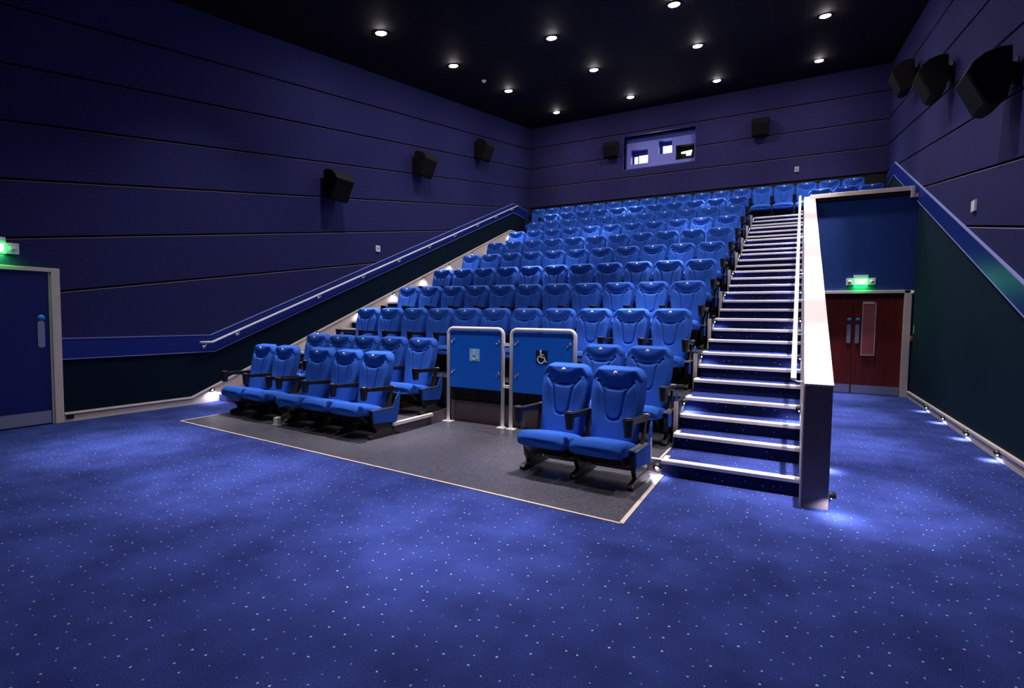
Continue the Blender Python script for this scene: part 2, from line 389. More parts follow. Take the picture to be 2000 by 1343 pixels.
# ------------------------------------------------------------------ stairs
def stair(name, x0, x1, label, returns, nos_y=nos_y):
    e = empty(name, (x0, YA, 0)); ox, oy = x0, YA
    W = MB()
    prof = []
    for k in range(28):
        y = nos_y(k)
        zb = nos_z(k-1) if k else 0
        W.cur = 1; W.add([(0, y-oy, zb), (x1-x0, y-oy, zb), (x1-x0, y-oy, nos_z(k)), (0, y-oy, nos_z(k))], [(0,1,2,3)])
        y2 = nos_y(k+1) if k < 27 else YB
        W.cur = 0; W.add([(0, y-oy, nos_z(k)), (x1-x0, y-oy, nos_z(k)), (x1-x0, y2-oy, nos_z(k)), (0, y2-oy, nos_z(k))], [(0,1,2,3)])
        W.cur = 2
        for x in (0, x1-x0): W.add([(x, y-oy, 0), (x, y2-oy, 0), (x, y2-oy, nos_z(k)), (x, y-oy, nos_z(k))], [(0,1,2,3)])
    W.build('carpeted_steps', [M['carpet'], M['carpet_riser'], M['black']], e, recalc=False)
    N0 = MB()
    w = x1-x0
    # moulded nosing profile (y,z) relative to the edge
    pr = [(-.022, -.034), (-.022, -.004), (-.014, .006), (.014, .007), (.016, .004), (.020, .007), (.050, .006), (.052, .0), (0.0, .0), (0.0, -.034)]
    N0.prism(pr, 0.002, w-.002)
    R0 = MB(); R0.prism(pr, 0.002, w-.002)
    R0.box(0.002, .05, .05, .17, 0.0, .007)
    n0 = n1 = None
    for k in range(28):
        ret = returns and k % 3 in (0, 1) and k < 9
        if ret:
            if n1 is None: n1 = R0.build('nosing', M['nosing'], e); o = n1
            else: o = n1.copy(); col.objects.link(o); o.parent = e
        else:
            if n0 is None: n0 = N0.build('nosing', M['nosing'], e); o = n0
            else: o = n0.copy(); col.objects.link(o); o.parent = e
        o.location = (0, nos_y(k)-oy, nos_z(k))
    tag(e, label, 'staircase', kind='structure')
    return e
stair('aisle_staircase', XS0, XS1, 'blue carpeted staircase with white nosings beside the white coping wall', True)
def left_y(k):
    if k == 0: return 5.49
    if k == 27: return 16.40
    m, r = divmod(k, 3)
    return m*PITCH + (5.748, 5.987, 6.25)[r]
stair('aisle_staircase', XL+.045, -7.62, 'blue carpeted staircase with white nosings along the left wall', False, left_y)

# seating tiers
e = empty('seating_platform', (0, YA, 0)); oy = YA
def tier(x0, x1, y0, y1, z, y0b=None):
    W = MB()
    y0b = y0 if y0b is None else y0b          # front y at x0 (skewed front)
    P = [(x0, y0b-oy), (x1, y0-oy), (x1, y1-oy), (x0, y1-oy)]
    W.cur = 0; W.add([(*p, z) for p in P], [(0,1,2,3)])
    W.cur = 1; W.add([(*P[0], 0), (*P[1], 0), (*P[1], z), (*P[0], z)], [(0,1,2,3)])
    for i in (1, 2, 3):
        j = (i+1) % 4; W.add([(*P[i], 0), (*P[j], 0), (*P[j], z), (*P[i], z)], [(0,1,2,3)])
    return W.build('tier', [M['vinyl'] if z < .3 else M['vinyl_dark'], M['black'] if z > .3 else M['taupe']], e)
tier(-7.62, -4.54, 5.11, row_y(3), row_z(2), 5.29)
tier(-2.40, XS0-.001, 5.141, row_y(3), row_z(2))
for r in range(3, 11): tier(-7.62, XS0-.001, row_y(r), row_y(r+1), row_z(r))
tier(-7.60, XR-.05, row_y(11)+.06, YB-.01, row_z(11)-.004); tier(XL+.05, -7.61, 16.45, YB-.01, row_z(11)-.004)
# level areas over the corridor, behind the parapet
tier(XS2+.02, XR-.02, 13.36, row_y(10), row_z(9)); tier(XS2+.02, XR-.02, row_y(10), row_y(11)+.06, row_z(10))
# low riser board under the wheelchair bay
W = MB(); W.box(-4.5, -2.4, 6.325-oy, 6.339-oy, 0.008, .30); W.build('riser_board', M['taupe'], e)
# cream nosings of the lowest tier
W = MB()
def bar(p, q, w, z0, z1):
    p, q = Vector((*p, 0)), Vector((*q, 0)); d = (q-p).normalized(); n = Vector((-d.y, d.x, 0))*w/2
    Z0, Z1 = Vector((0,0,z0)), Vector((0,0,z1))
    W.add([p-n+Z0, q-n+Z0, q+n+Z0, p+n+Z0, p-n+Z1, q-n+Z1, q+n+Z1, p+n+Z1], [(0,3,2,1),(4,5,6,7),(0,1,5,4),(1,2,6,5),(2,3,7,6),(3,0,4,7)])
z = row_z(2)
bar((-7.6, 5.28-oy), (-4.53, 5.10-oy), .05, z-.034, z+.007); bar((-4.535, 5.08-oy), (-4.52, 5.88-oy), .05, z-.034, z+.007)
W.build('edge_nosing', M['nosing'], e)
W = MB(); bar((-2.40, 5.135-oy), (XS0, 5.135-oy), .05, z-.034, z+.007); W.build('edge_nosing', M['nosing'], e)
W = MB(); bar((XS0-.02, 5.15-oy), (XS0-.02, 5.69-oy), .022, z-.01, z+.006); W.build('edge_strip', M['cream'], e)
# upstands beside the steps that carry the step lights
for m in range(9):
    W = MB(); y = row_y(3+m) if m < 9 else 0
    z1 = RISE*(4+3*m)
    W.box(XS0-.05, XS0-.003, y-.42-oy, y-.005-oy, z1-.47, z1-.004)
    W.build('upstand', M['black'], e)
    W = MB(); W.box(XS0-.05, XS0-.001, y-.432-oy, y-.42-oy, z1-.47, z1-.004); W.build('edge_strip', M['cream'], e)
tag(e, 'stepped seating platform of eleven rows between the two aisle stairs', 'platform', kind='structure')

# ------------------------------------------------------------------ stair wall with coping
CSL = 0.3848
YW, ZW, YE = 4.881, 1.032, 13.45
def cop(y): return ZW + CSL*(y-YW)
e = empty('stair_wall', (XS1, YW, 0))
W = MB(); W.prism([(0, 0), (YE-YW, 0), (YE-YW, cop(YE)-.02), (0, ZW-.02)], .012, XS2-XS1-.006); W.build('wall_body', M['taupe'], e)
W = MB()
L = YE-YW
W.add([(0,0,ZW-.02),(XS2-XS1,0,ZW-.02),(XS2-XS1,L,cop(YE)-.02),(0,L,cop(YE)-.02),(0,0,ZW),(XS2-XS1,0,ZW),(XS2-XS1,L,cop(YE)),(0,L,cop(YE))],
      [(0,3,2,1),(4,5,6,7),(0,1,5,4),(1,2,6,5),(2,3,7,6),(3,0,4,7)])
W.build('coping', M['coping'], e, bevel=0.004)
W = MB(); W.prism([(-.004, 0), (L, 0), (L, cop(YE)-.02), (-.004, ZW-.02)], 0.0, .012); W.build('side_board', M['cream'], e)
tag(e, 'dark taupe wall with sloping white coping between the stairs and the corridor', 'wall')

# handrail beside stairs
def rail(name, pts, brackets, wallx, sgn, label, r=.021):
    e = empty(name, pts[0]); o = Vector(pts[0])
    W = MB(); W.tube([Vector(p)-o for p in pts], r, 12); W.build('rail', M['frame'], e)
    for y, z in brackets:
        B = MB(); x = pts[0][0]
        B.tube([Vector((x, y, z-.01))-o, Vector((x, y, z-.065))-o, Vector((x+(wallx-x)*.4, y, z-.08))-o, Vector((wallx, y, z-.08))-o], .008, 8)
        B.lathe([(.001, 0), (.028, 0), (.028, -sgn*.008), (.001, -sgn*.008)], Vector((wallx+sgn*.001, y, z-.08))-o, 12, 'x')
        B.build('bracket', M['frame'], e)
    tag(e, label, 'handrail')
hz = lambda y: 1.04 + (4.35-1.04)/(13.45-5.2)*(y-5.2)
rail('handrail', [(.008, 5.17, hz(5.2)-.0), (.008, 5.2, hz(5.2))] + [(.008, 13.45, hz(13.45))],
     [(y, hz(y)) for y in [5.3 + 1.0*i for i in range(9)]], XS1, -1, 'white tubular handrail along the wall beside the right-hand stairs', .023)
lz = lambda y: 1.055 if y < 5.35 else 1.055 + .4024*(y-5.35)
rail('handrail', [(XL+.10, 5.14, 1.057), (XL+.10, 5.35, 1.055), (XL+.10, 16.53, lz(16.53))],
     [(y, lz(y)) for y in (5.24, 5.85, 7.7, 9.0, 10.25, 11.5, 12.7, 13.95, 15.1, 16.2)], XL+.036, 1, 'white tubular handrail climbing the blue band on the left wall')

# ------------------------------------------------------------------ corridor end : wall, doors, parapet
W = MB()
DX0, DX1, DZ = .36, 1.975, 2.14
W.box(XS2-.0, DX0, 13.15, 13.35, 0, 4.2); W.box(DX1, XR, 13.15, 13.35, 0, 4.05); W.box(DX0, DX1, 13.15, 13.35, DZ, 4.2)
struct(W.build('wall_corridor', M['wall_corr']), 'blue fabric wall above the mahogany doors at corridor end', 'wall')
W = MB(); W.box(XS2-.1, 1.985, 13.10, 13.40, 4.20, 4.29); W.box(1.965, 2.03, 13.09, 13.40, 4.06, 4.29); W.box(2.03, XR-.017, 13.10, 13.40, 4.06, 4.14)
struct(W.build('trim_3', M['cream'], bevel=.006), 'cream capping on top of the corridor end wall', 'trim')
W = MB(); W.box(XS2, 1.965, 13.12, 13.15, 4.13, 4.20)
struct(W.build('trim_4', M['black']), 'black shadow strip under the cream capping', 'trim')
e = empty('door_2', (1.0, 13.15, 0)); e['kind'] = 'structure'; e['label'] = 'mahogany double doors at the end of the corridor'; e['category'] = 'door'
ox, oy = 1.0, 13.15
def bx(name, m, x0, x1, y0, y1, z0, z1, par, bev=0):
    W = MB(); W.box(x0-ox, x1-ox, y0-oy, y1-oy, z0, z1); return W.build(name, m, par, bevel=bev)
SEAM = 1.09
W = MB(); W.box(DX1-.03-ox, 2.07-ox, -.06, .1, 0, 2.20); W.box(DX0-.05-ox, 2.07-ox, -.06, .1, 2.135, 2.20); W.box(DX0-.05-ox, DX0+.01-ox, -.06, .1, 0, 2.2)
W.build('door_frame', M['cream'], e, bevel=.006)
for x0, x1, vis in ((DX0+.01, SEAM-.004, False), (SEAM+.004, DX1-.03, True)):
    d = bx('door_leaf', M['wood'], x0, x1, 13.16, 13.20, .01, 2.135, e)
    bx('kick_plate', M['steel'], x0+.01, x1-.01, 13.152, 13.16, .015, .19, d)
    px = 1.022 if not vis else 1.172
    W = MB(); a = [(px-ox + .035*math.cos(t), 1.45 + .035*math.sin(t)) for t in [PI*i/8 for i in range(9)]] + [(px-ox + .035*math.cos(t), 1.11 + .035*math.sin(t)) for t in [PI + PI*i/8 for i in range(9)]]
    W.prism(a, 13.150-oy, 13.158-oy, 'y'); W.build('push_plate', M['steel'], d)
    W = MB(); W.lathe([(.001, 0), (.043, 0), (.043, .006), (.001, .006)], (px-ox, 13.150-oy, 1.58), 20, 'y'); W.build('door_disc', M['disc'], d)
    if vis:
        g = bx('vision_panel', M['glass'], 1.262, 1.478, 13.150, 13.158, .84, 1.945, d)
        W = MB()
        for q in ((1.25, 1.262, .83, 1.955), (1.478, 1.49, .83, 1.955), (1.25, 1.49, .828, .842)): W.box(q[0]-ox, q[1]-ox, 13.145-oy, 13.16-oy, q[2], q[3])
        W.box(1.25-ox, 1.45-ox, 13.140-oy, 13.16-oy, 1.915, 1.965)
        W.build('bead', M['cream'], g)
# left door
ox, oy = XL, 2.6
e = empty('door_1', (XL, 2.6, 0)); e['kind'] = 'structure'; e['label'] = 'dark blue door in a cream frame at the left edge'; e['category'] = 'door'
d = bx('door_leaf', M['doorblue'], XL+.018, XL+.030, 2.16, 3.139, .01, 2.085, e)
bx('kick_plate', M['steel'], XL+.030, XL+.034, 2.18, 3.13, .02, .19, d)
W = MB(); W.box(.018, .060, 3.165-oy, 3.262-oy, 0, 2.14); W.box(.018, .040, 3.140-oy, 3.17-oy, 0, 2.10); W.box(.018, .058, 2.05-oy, 3.262-oy, 2.09, 2.145); W.box(.018, .085, 2.05-oy, 2.15-oy, 0, 2.14)
W.build('door_frame', M['cream'], e, bevel=.004)
W = MB(); a = [(3.05-oy + .038*math.cos(t), 1.395 + .03*math.sin(t)) for t in [PI*i/8 for i in range(9)]] + [(3.05-oy + .038*math.cos(t), 1.09 + .03*math.sin(t)) for t in [PI + PI*i/8 for i in range(9)]]
W.prism(a, .030, .036, 'x'); W.build('push_plate', M['steel'], d)
W = MB(); W.lathe([(.001, 0), (.042, 0), (.042, .006), (.001, .006)], (.030, 3.055-oy, 1.465), 20, 'x'); W.build('door_disc', M['disc'], d)

# ------------------------------------------------------------------ exit signs
def exit_sign(loc, rz, label):
    e = empty('exit_sign', loc, rz)
    W = MB(); W.box(-.26, -.13, -.05, 0, -.07, .07); W.box(.13, .26, -.05, 0, -.07, .07); W.box(-.13, .13, -.055, 0, .065, .135); W.build('housing', M['white'], e, bevel=.006)
    W = MB(); W.box(-.13, .13, -.058, 0, -.075, .065); W.build('green_body', M['exitgreen'], e)
    W = MB(); W.box(-.10, .10, -.062, -.057, -.055, .045); W.build('lit_face', M['exit'], e)
    # two round lamp heads' lenses on the side boxes
    for x in (-.195, .195):
        W = MB(); W.lathe([(.001, 0), (.035, 0), (.035, -.006), (.001, -.006)], (x, -.05, 0), 16, 'y'); W.build('lens', M['white'], e)
    tag(e, label, 'exit sign')
    l = bpy.data.lights.new('exit_glow', 'AREA'); l.energy = 4.0; l.color = (.05, 1, .08); l.shape = 'RECTANGLE'; l.size = .24; l.size_y = .1
    lo = bpy.data.objects.new('exit_glow', l); col.objects.link(lo)
    lo.location = Vector(loc) + Matrix.Rotation(rz, 3, 'Z') @ Vector((0, -.045, -.085)); lo.rotation_euler = (0, 0, rz)
    l2 = bpy.data.lights.new('exit_front_glow', 'AREA'); l2.energy = 1.2; l2.color = (.1, 1, .2); l2.shape = 'RECTANGLE'; l2.size = .24; l2.size_y = .1
    lo = bpy.data.objects.new('exit_front_glow', l2); col.objects.link(lo)
    lo.location = Vector(loc) + Matrix.Rotation(rz, 3, 'Z') @ Vector((0, -.07, 0)); lo.rotation_euler = (PI/2, 0, rz)
exit_sign((1.192, 13.15, 2.388), 0, 'green lit exit sign above the mahogany double doors')
exit_sign((XL, 2.59, 2.365), PI/2, 'green lit exit sign above the blue door at the left edge')

# ------------------------------------------------------------------ barriers
def wheelchair(m, cx, cz, s, y, mt, par):
    """international wheelchair symbol, in the xz plane"""
    W = MB()
    n = 14
    W.prism([(cx+s*(-.08+.085*math.cos(2*PI*i/n)), cz+s*(.42+.085*math.sin(2*PI*i/n))) for i in range(n)], y, y-.004, 'y')
    def seg(a, b_, w):
        a, b_ = Vector(a), Vector(b_); d = (b_-a).normalized(); p = Vector((-d.y, d.x))*w/2
        W.prism([(cx+s*q.x, cz+s*q.y) for q in (a-p, b_-p, b_+p, a+p)], y, y-.004, 'y')
    seg((-.08, .34), (-.05, -.04), .10); seg((-.07, .16), (.16, .16), .07); seg((-.08, -.02), (.20, -.02), .08)
    seg((.18, .0), (.30, -.34), .09); seg((.27, -.35), (.40, -.30), .07)
    a0, a1 = 115, 345
    pts_o = [(cx+s*(-.05+.30*math.cos(math.radians(a))), cz+s*(-.17+.30*math.sin(math.radians(a)))) for a in range(a0, a1, 8)]
    pts_i = [(cx+s*(-.05+.22*math.cos(math.radians(a))), cz+s*(-.17+.22*math.sin(math.radians(a)))) for a in range(a0, a1, 8)]
    for i in range(len(pts_o)-1): W.prism([pts_o[i], pts_o[i+1], pts_i[i+1], pts_i[i]], y, y-.004, 'y')
    W.build('pictogram', mt, par)
def barrier(x0, x1, label, stick, sx, sz, bases):
    y = 6.18; c = (x0+x1)/2
    e = empty('wheelchair_bay_barrier', (c, y, 0.006))
    hw = (x1-x0)/2; top = 1.375; R = .085
    W = MB()
    pts = [(-hw, 0, 0), (-hw, 0, top-R)] + [(-hw+R-R*math.cos(t), 0, top-R+R*math.sin(t)) for t in [PI/2*i/6 for i in range(1, 7)]]
    pts += [(hw-R+R*math.sin(t), 0, top-R+R*math.cos(t)) for t in [PI/2*i/6 for i in range(0, 7)]] + [(hw, 0, 0)]
    W.tube(pts, .0265, 14); W.build('frame', M['frame'], e)
    W = MB(); W.box(-hw+.032, hw-.032, -.009, .009, .515, 1.335); p = W.build('panel', M['panelblue'], e, bevel=.003)
    for bx_, bz in ((-hw+.085, 1.19), (hw-.085, 1.19), (-hw+.085, .74), (hw-.085, .74)):
        B = MB()
        B.tube([(bx_-(.05 if bx_ < 0 else -.05), 0, bz), (bx_, -.012, bz)], .007, 8)
        B.lathe([(.001, -.006), (.012, -.006), (.012, 0), (.001, 0)], (bx_+.02, -.010, bz+.02), 12, 'y'); B.lathe([(.001, -.006), (.012, -.006), (.012, 0), (.001, 0)], (bx_-.02, -.010, bz-.025), 12, 'y')
        B.build('bolt', M['chrome'], p)
    for bx_ in bases:
        B = MB(); B.box(bx_-.075-c, bx_+.075-c, -.055, .055, 0, .008); B.build('base_plate', M['frame'], e)
    S = MB(); S.box(sx-.085-c, sx+.085-c, -.0115, -.009, sz-.09, sz+.09)
    st = S.build('sticker', M['sticker_blue'] if stick == 'blue' else M['sticker_dark'], p)
    wheelchair(None, sx-c, sz-.0, .155 if stick == 'blue' else .19, -.0115, M['white'], st)
    tag(e, label, 'barrier', 'wheelchair bay barriers')
    return e
barrier(-4.45, -3.525, 'white tube barrier with blue panel and pale blue wheelchair sticker', 'blue', -3.99, 1.0, [-4.45, -3.525])
barrier(-3.395, -2.46, 'white tube barrier with blue panel and black wheelchair sticker', 'dark', -2.93, 1.02, [-3.395, -2.46])
W = MB()
for z in (.59, 1.17): W.box(-.05, .05, -.02, .02, z-.02, z+.02)
o = W.build('barrier_clamp', M['frame']); o.location = (-3.46, 6.18, 0)
tag(o, 'pair of white clamps joining the two wheelchair bay barriers', 'clamp')

# ------------------------------------------------------------------ theatre seat
def seg_dist(px, pz, a, b_):
    ax, az = a; bx_, bz = b_; dx, dz = bx_-ax, bz-az
    t = max(0, min(1, ((px-ax)*dx+(pz-az)*dz)/(dx*dx+dz*dz)))
    return math.hypot(px-ax-t*dx, pz-az-t*dz)
def smooth(a, b_, x):
    t = max(0, min(1, (x-a)/(b_-a))); return t*t*(3-2*t)
H0, H1 = .33, 1.072
LIP = [(-.180, .928), (-.140, .888), (-.07, .862), (0, .857), (.07, .862), (.140, .888), (.180, .928)]
VL = [(-.185, .93), (-.108, .835), (-.095, .74), (-.078, .62), (-.055, .575), (0, .562)]
def relief(x, z):
    # bulge of the whole pad
    w = half_w(z)
    d = .030*(1-(abs(x)/w)**4)
    dl = min(seg_dist(x, z, LIP[i], LIP[i+1]) for i in range(len(LIP)-1))
    dv = min(seg_dist(-abs(x), z, VL[i], VL[i+1]) for i in range(len(VL)-1))
    # pillow above the lip
    zl = .857 + .068*(min(abs(x), .19)/.165)**2
    side = 1-smooth(.17, .25, abs(x))
    if z > zl: d += (.002 + .036*smooth(0, .14, z-zl))*side
    else: d += .020*smooth(.30, 0, zl-z)*side
    if z > zl: d += .024*smooth(.90, 1.02, z)*(1-side)
    d -= .026*math.exp(-(dl/.009)**2)
    d -= .020*math.exp(-(dv/.0075)**2)
    # bolsters
    d += .012*smooth(.12, .20, abs(x))*smooth(.35, .55, z)*smooth(.98, .85, z)
    return d
def half_w(z):
    w = .247 + .030*smooth(.50, .80, z)
    if z > .93:
        t = min(1.0, (z-.93)/(H1-.93)); w = w*(1-.30*t**2.6) if t < 1 else w*.70
    if z > 1.045: w -= .03*((z-1.045)/(H1-1.045))**2
    if z < .40: w -= .02*((.40-z)/.07)
    return w
def back_y(z): return -.215 + .165*((z-H0)/(H1-H0))     # front plane leans back
def make_backrest(parent):
    NX, NZ = 64, 84
    zz = [H0 + (H1-H0)*(1-(1-j/NZ)**1.15) for j in range(NZ+1)]
    vs = []; fs = []
    for j, z in enumerate(zz):
        w = half_w(z)
        for i in range(NX+1):
            u = -1+2*i/NX; x = w*math.sin(u*PI/2)*.5 + w*u*.5
            edge = 1-smooth(0.0, .045, w-abs(x)); te = 1-smooth(0, .035, H1-z); be = 1-smooth(0, .03, z-H0)
            rnd = .05*max(edge**2, te**2, be**2)
            y = back_y(z) - relief(x, z)*(1-max(edge, te, be)**2) + rnd
            vs.append((x, y, z))
    R = NX+1
    for j in range(NZ):
        for i in range(NX): fs.append((j*R+i, j*R+i+1, (j+1)*R+i+1, (j+1)*R+i))
    # rim back
    ring = [i for i in range(R)] + [j*R+NX for j in range(1, NZ+1)] + [NZ*R+i for i in range(NX-1, -1, -1)] + [j*R for j in range(NZ-1, 0, -1)]
    o = len(vs)
    for k in ring: x, y, z = vs[k]; vs.append((x, back_y(z)+.062, z))
    n = len(ring)
    for k in range(n): fs.append((ring[(k+1) % n], ring[k], o+k, o+(k+1) % n))
    W = MB(); W.smooth = True; W.add(vs, fs)
    W.smooth = False
    return W.build('backrest', M['seat'], parent)
def make_shell(parent):
    W = MB(); zz = [.30+.745*j/16 for j in range(17)]
    vs = []; R = 9
    for z in zz:
        w = half_w(min(max(z, H0), H1-.01))*.955
        for i in range(R):
            u = -1+2*i/(R-1); vs.append((w*u, back_y(z)+.058+.030*(1-u**4)*smooth(1.06, .95, z), z))
    fs = [(j*R+i, (j+1)*R+i, (j+1)*R+i+1, j*R+i+1) for j in range(16) for i in range(R-1)]
    o = len(vs); vs += [(x, back_y(z)+.050, z) for x, y, z in vs[:o]]
    fs += [(o+j*R+i, o+j*R+i+1, o+(j+1)*R+i+1, o+(j+1)*R+i) for j in range(16) for i in range(R-1)]
    ring = list(range(R)) + [j*R+R-1 for j in range(1, 17)] + [16*R+i for i in range(R-2, -1, -1)] + [j*R for j in range(15, 0, -1)]
    n = len(ring); fs += [(ring[k], ring[(k+1) % n], o+ring[(k+1) % n], o+ring[k]) for k in range(n)]
    W.smooth = True; W.add(vs, fs)
    return W.build('back_shell', M['plastic'], parent)
def make_cushion(parent):
    # rounded cushion: superellipse cross-sections along y
    W = MB(); NY, NA = 30, 40
    vs = []
    for j in range(NY+1):
        t = j/NY; y = -.635 + .475*t
        e_ = math.sin(PI*min(1, t*7)/2)
        e_ = max(.0, e_)
        ztop = .452 - .085*t**1.1; th = .155 - .03*t
        # waterfall front
        ztop -= .030*(1-e_)
        zc = ztop - th/2; hw = .262 - .015*(1-e_) ; hh = th/2*(.45+.55*e_)
        if t > .9: hh *= 1-.3*(t-.9)/.1
        if j == 0: hw -= .012
        for k in range(NA):
            a = 2*PI*k/NA; c, s = math.cos(a), math.sin(a)
            x = hw*math.copysign(abs(c)**.32, c); z = zc + hh*math.copysign(abs(s)**.55, s)
            if s > 0: z += .010*(1-(x/hw)**2)
            vs.append((x, y - (.012*(1-(x/hw)**2) if j < 4 else 0), z))
    fs = [(j*NA+k, j*NA+(k+1) % NA, (j+1)*NA+(k+1) % NA, (j+1)*NA+k) for j in range(NY) for k in range(NA)]
    fs += [tuple(range(NA-1, -1, -1)), tuple(range(NY*NA, (NY+1)*NA))]
    W.smooth = True; W.add(vs, fs)
    W.sm[-1] = W.sm[-2] = False
    c = W.build('cushion', M['seat'], parent)
    W = MB(); W.prism([(-.55, .285), (-.44, .19), (-.17, .17), (-.13, .30), (-.55, .33)], -.225, .225); W.build('seat_pan', M['plastic'], parent, bevel=.01)
    return c
def make_arm(parent, x):
    W = MB()
    # slender arm, front end widens into a cup holder
    prof = [(-.04, .585), (-.10, .572), (-.30, .590), (-.46, .600), (-.50, .600), (-.50, .648), (-.42, .650), (-.30, .645), (-.14, .642), (-.06, .636), (-.035, .620)]
    W.prism(prof, x-.028, x+.028)
    a = W.build('armrest', M['plastic'], parent, bevel=.008)
    W = MB()
    W.lathe([(.001, .50), (.036, .50), (.040, .52), (.052, .652), (.053, .660), (.050, .662), (.047, .655), (.036, .53), (.001, .53)], (x, -.545, 0), 20)
    W.build('cup_holder', M['plastic'], a)
    W = MB(); W.lathe([(.001, -.036), (.012, -.036), (.012, .036), (.001, .036)], (x, -.055, .628), 12, 'x'); W.build('pivot', M['chrome'], a)
    W = MB()
    W.prism([(-.10, .60), (-.055, .60), (-.09, .42), (-.12, .34), (-.19, .34), (-.155, .42)], x-.014, x+.014)
    W.build('arm_support', M['ironwork'], parent, bevel=.004)
    W = MB()
    W.prism([(-.42, .345), (-.05, .345), (-.03, .30), (-.045, .16), (-.07, .05), (-.33, .05), (-.39, .14), (-.43, .30)], x-.022, x+.022)
    W.build('stanchion', M['plastic'], parent, bevel=.006)
    W = MB()
    W.prism([(-.46, .0), (.06, .0), (.065, .015), (-.06, .06), (-.12, .10), (-.29, .10), (-.37, .065), (-.44, .055), (-.475, .03)], x-.028, x+.028)
    W.build('foot', M['ironwork'], parent, bevel=.008)
def end_panel(parent, x, sgn):
    # upholstered end panel facing the aisle
    W = MB()
    W.prism([(-.44, .36), (-.10, .36), (-.02, .50), (.03, .56), (.045, .50), (.02, .30), (-.02, .16), (-.42, .20)], x+sgn*.022, x+sgn*.040)
    W.build('end_panel', M['seat'], parent, bevel=.006)
    W = MB(); W.prism([(-.45, .352), (-.08, .352), (-.08, .366), (-.45, .366)], x-.024, x+sgn*.044+.0); W.build('panel_cap', M['chrome'], parent)
protos = {}
font_cache = {}
def numeral(n):
    if n in font_cache: return font_cache[n]
    cu = bpy.data.curves.new('numeral', 'FONT'); cu.body = str(n); cu.size = .026; cu.extrude = .0006; cu.align_x = 'CENTER'; cu.align_y = 'CENTER'
    ob = bpy.data.objects.new('numeral', cu); col.objects.link(ob)
    dg = bpy.context.evaluated_depsgraph_get(); me = bpy.data.meshes.new_from_object(ob.evaluated_get(dg))
    bpy.data.objects.remove(ob); me.materials.clear(); me.materials.append(M['ink'])
    font_cache[n] = me; return me
HP = .2855
def seat_proto(kind):
    e = empty('theatre_seat', (0, 0, 0))
    make_backrest(e); make_shell(e); make_cushion(e)
    make_arm(e, -HP)
    if kind in ('right', 'both'): make_arm(e, HP)
    if kind in ('right',): end_panel(e, HP, 1)
    W = MB(); zb = 1.013; yb = back_y(zb) - relief(0, zb) - .001
    W.lathe([(.001, 0), (.0225, 0), (.0225, -.004), (.001, -.004)], (0, yb, zb), 20, 'y')
    W.build('number_badge', M['badge'], e)
    return e
for k in ('mid', 'right', 'both'): protos[k] = seat_proto(k)
used = set()
BADGE_Z = 1.013; BADGE_Y = back_y(BADGE_Z) - relief(0, BADGE_Z) - .0052
def place_seat(x, y, z, rz, kind, label, group, num=None):
    if kind not in used: used.add(kind); e = protos[kind]
    else: e = copy_tree(protos[kind])
    e.location = (x, y, z); e.rotation_euler = (0, 0, rz)
    tag(e, label, 'seat', group)
    if num is not None: pend.append((e, num))
pend = []
BACKTOP = .03     # top of the pad sits just in front of the riser line
# row one, set at a slight angle like the vinyl edge
rz1 = math.radians(-3.5)
r1 = [(-7.371, 1), (-6.80, 2), (-5.992, 3), (-5.42, 4), (-4.849, 5), (-2.058, 11), (-1.499, 12)]
lab1 = ['front row blue seat, farthest left, beside the left wall steps', 'front row blue seat, second from the left', 'front row blue seat just right of the gap, third from left',
        'front row blue seat, fourth from the left', 'front row blue seat nearest the wheelchair barriers on their left',
        'front row blue seat of the near pair, left one, in front of a barrier', 'front row blue seat of the near pair, right one beside the stairs']
for i, (x, n) in enumerate(r1):
    y = 4.95 - .0605*(x+1.5) + BACKTOP
    place_seat(x, y, .006, rz1, 'right' if i in (1, 4, 6) else 'mid', lab1[i], 'front row seats', n)
r2 = [(-7.14, 1), (-6.58, 2), (-6.02, 3), (-5.46, 4), (-4.90, 5), (-2.07, 11), (-1.50, 12)]
lab2 = ['second row blue seat, leftmost, beside the left steps', 'second row blue seat, second from the left', 'second row blue seat, third from the left, middle of five',
        'second row blue seat, fourth from the left', 'second row blue seat immediately left of the wheelchair barriers',
        'second row blue seat immediately right of the wheelchair barriers', 'second row blue seat at the right end beside the stairs']
for i, (x, n) in enumerate(r2):
    place_seat(x, row_y(2)+1.0+BACKTOP, row_z(2), 0, 'right' if i in (4, 6) else 'mid', lab2[i], 'second row seats', n)
for r in range(3, 11):
    for i in range(11):
        x = -1.515 - .5705*i
        if i == 0: lb = 'blue theatre seat at the stair end of the %s row' % ORD[r]
        elif i == 10: lb = 'blue theatre seat at the left end of the %s row' % ORD[r]
        else: lb = 'blue theatre seat in the %s row, %s from the right-hand stairs' % (ORD[r], ORD[i+1])
        place_seat(x, row_y(r)+1.08+BACKTOP, row_z(r), 0, 'right' if i == 0 else 'mid', lb, '%s row seats' % ORD[r], 11-i if r < 5 else None)
for i, x in enumerate((.47, 1.02, 1.575)):
    place_seat(x, row_y(10)+1.08+BACKTOP, row_z(10), 0, 'both' if i == 2 else 'mid', 'tenth row blue seat behind the cream parapet, %s from the stairs' % ORD[i+1], 'tenth row seats over the corridor')
for i in range(18):
    x = 1.28 - .5618*i
    lb = 'blue theatre seat in the back row, %s from the right wall' % ORD[i+1] if i < 17 else 'blue theatre seat at the far left end of the back row'
    place_seat(x, row_y(11)+1.08+BACKTOP, row_z(11), 0, 'right' if i == 0 else 'mid', lb, 'back row seats')
for e, n in pend:
    t = bpy.data.objects.new('numeral', numeral(n)); col.objects.link(t)
    bd = [c for c in e.children if c.name.startswith('number_badge')][0]
    t.parent = bd; t.location = (0, BADGE_Y, BADGE_Z); t.rotation_euler = (PI/2, 0, 0)

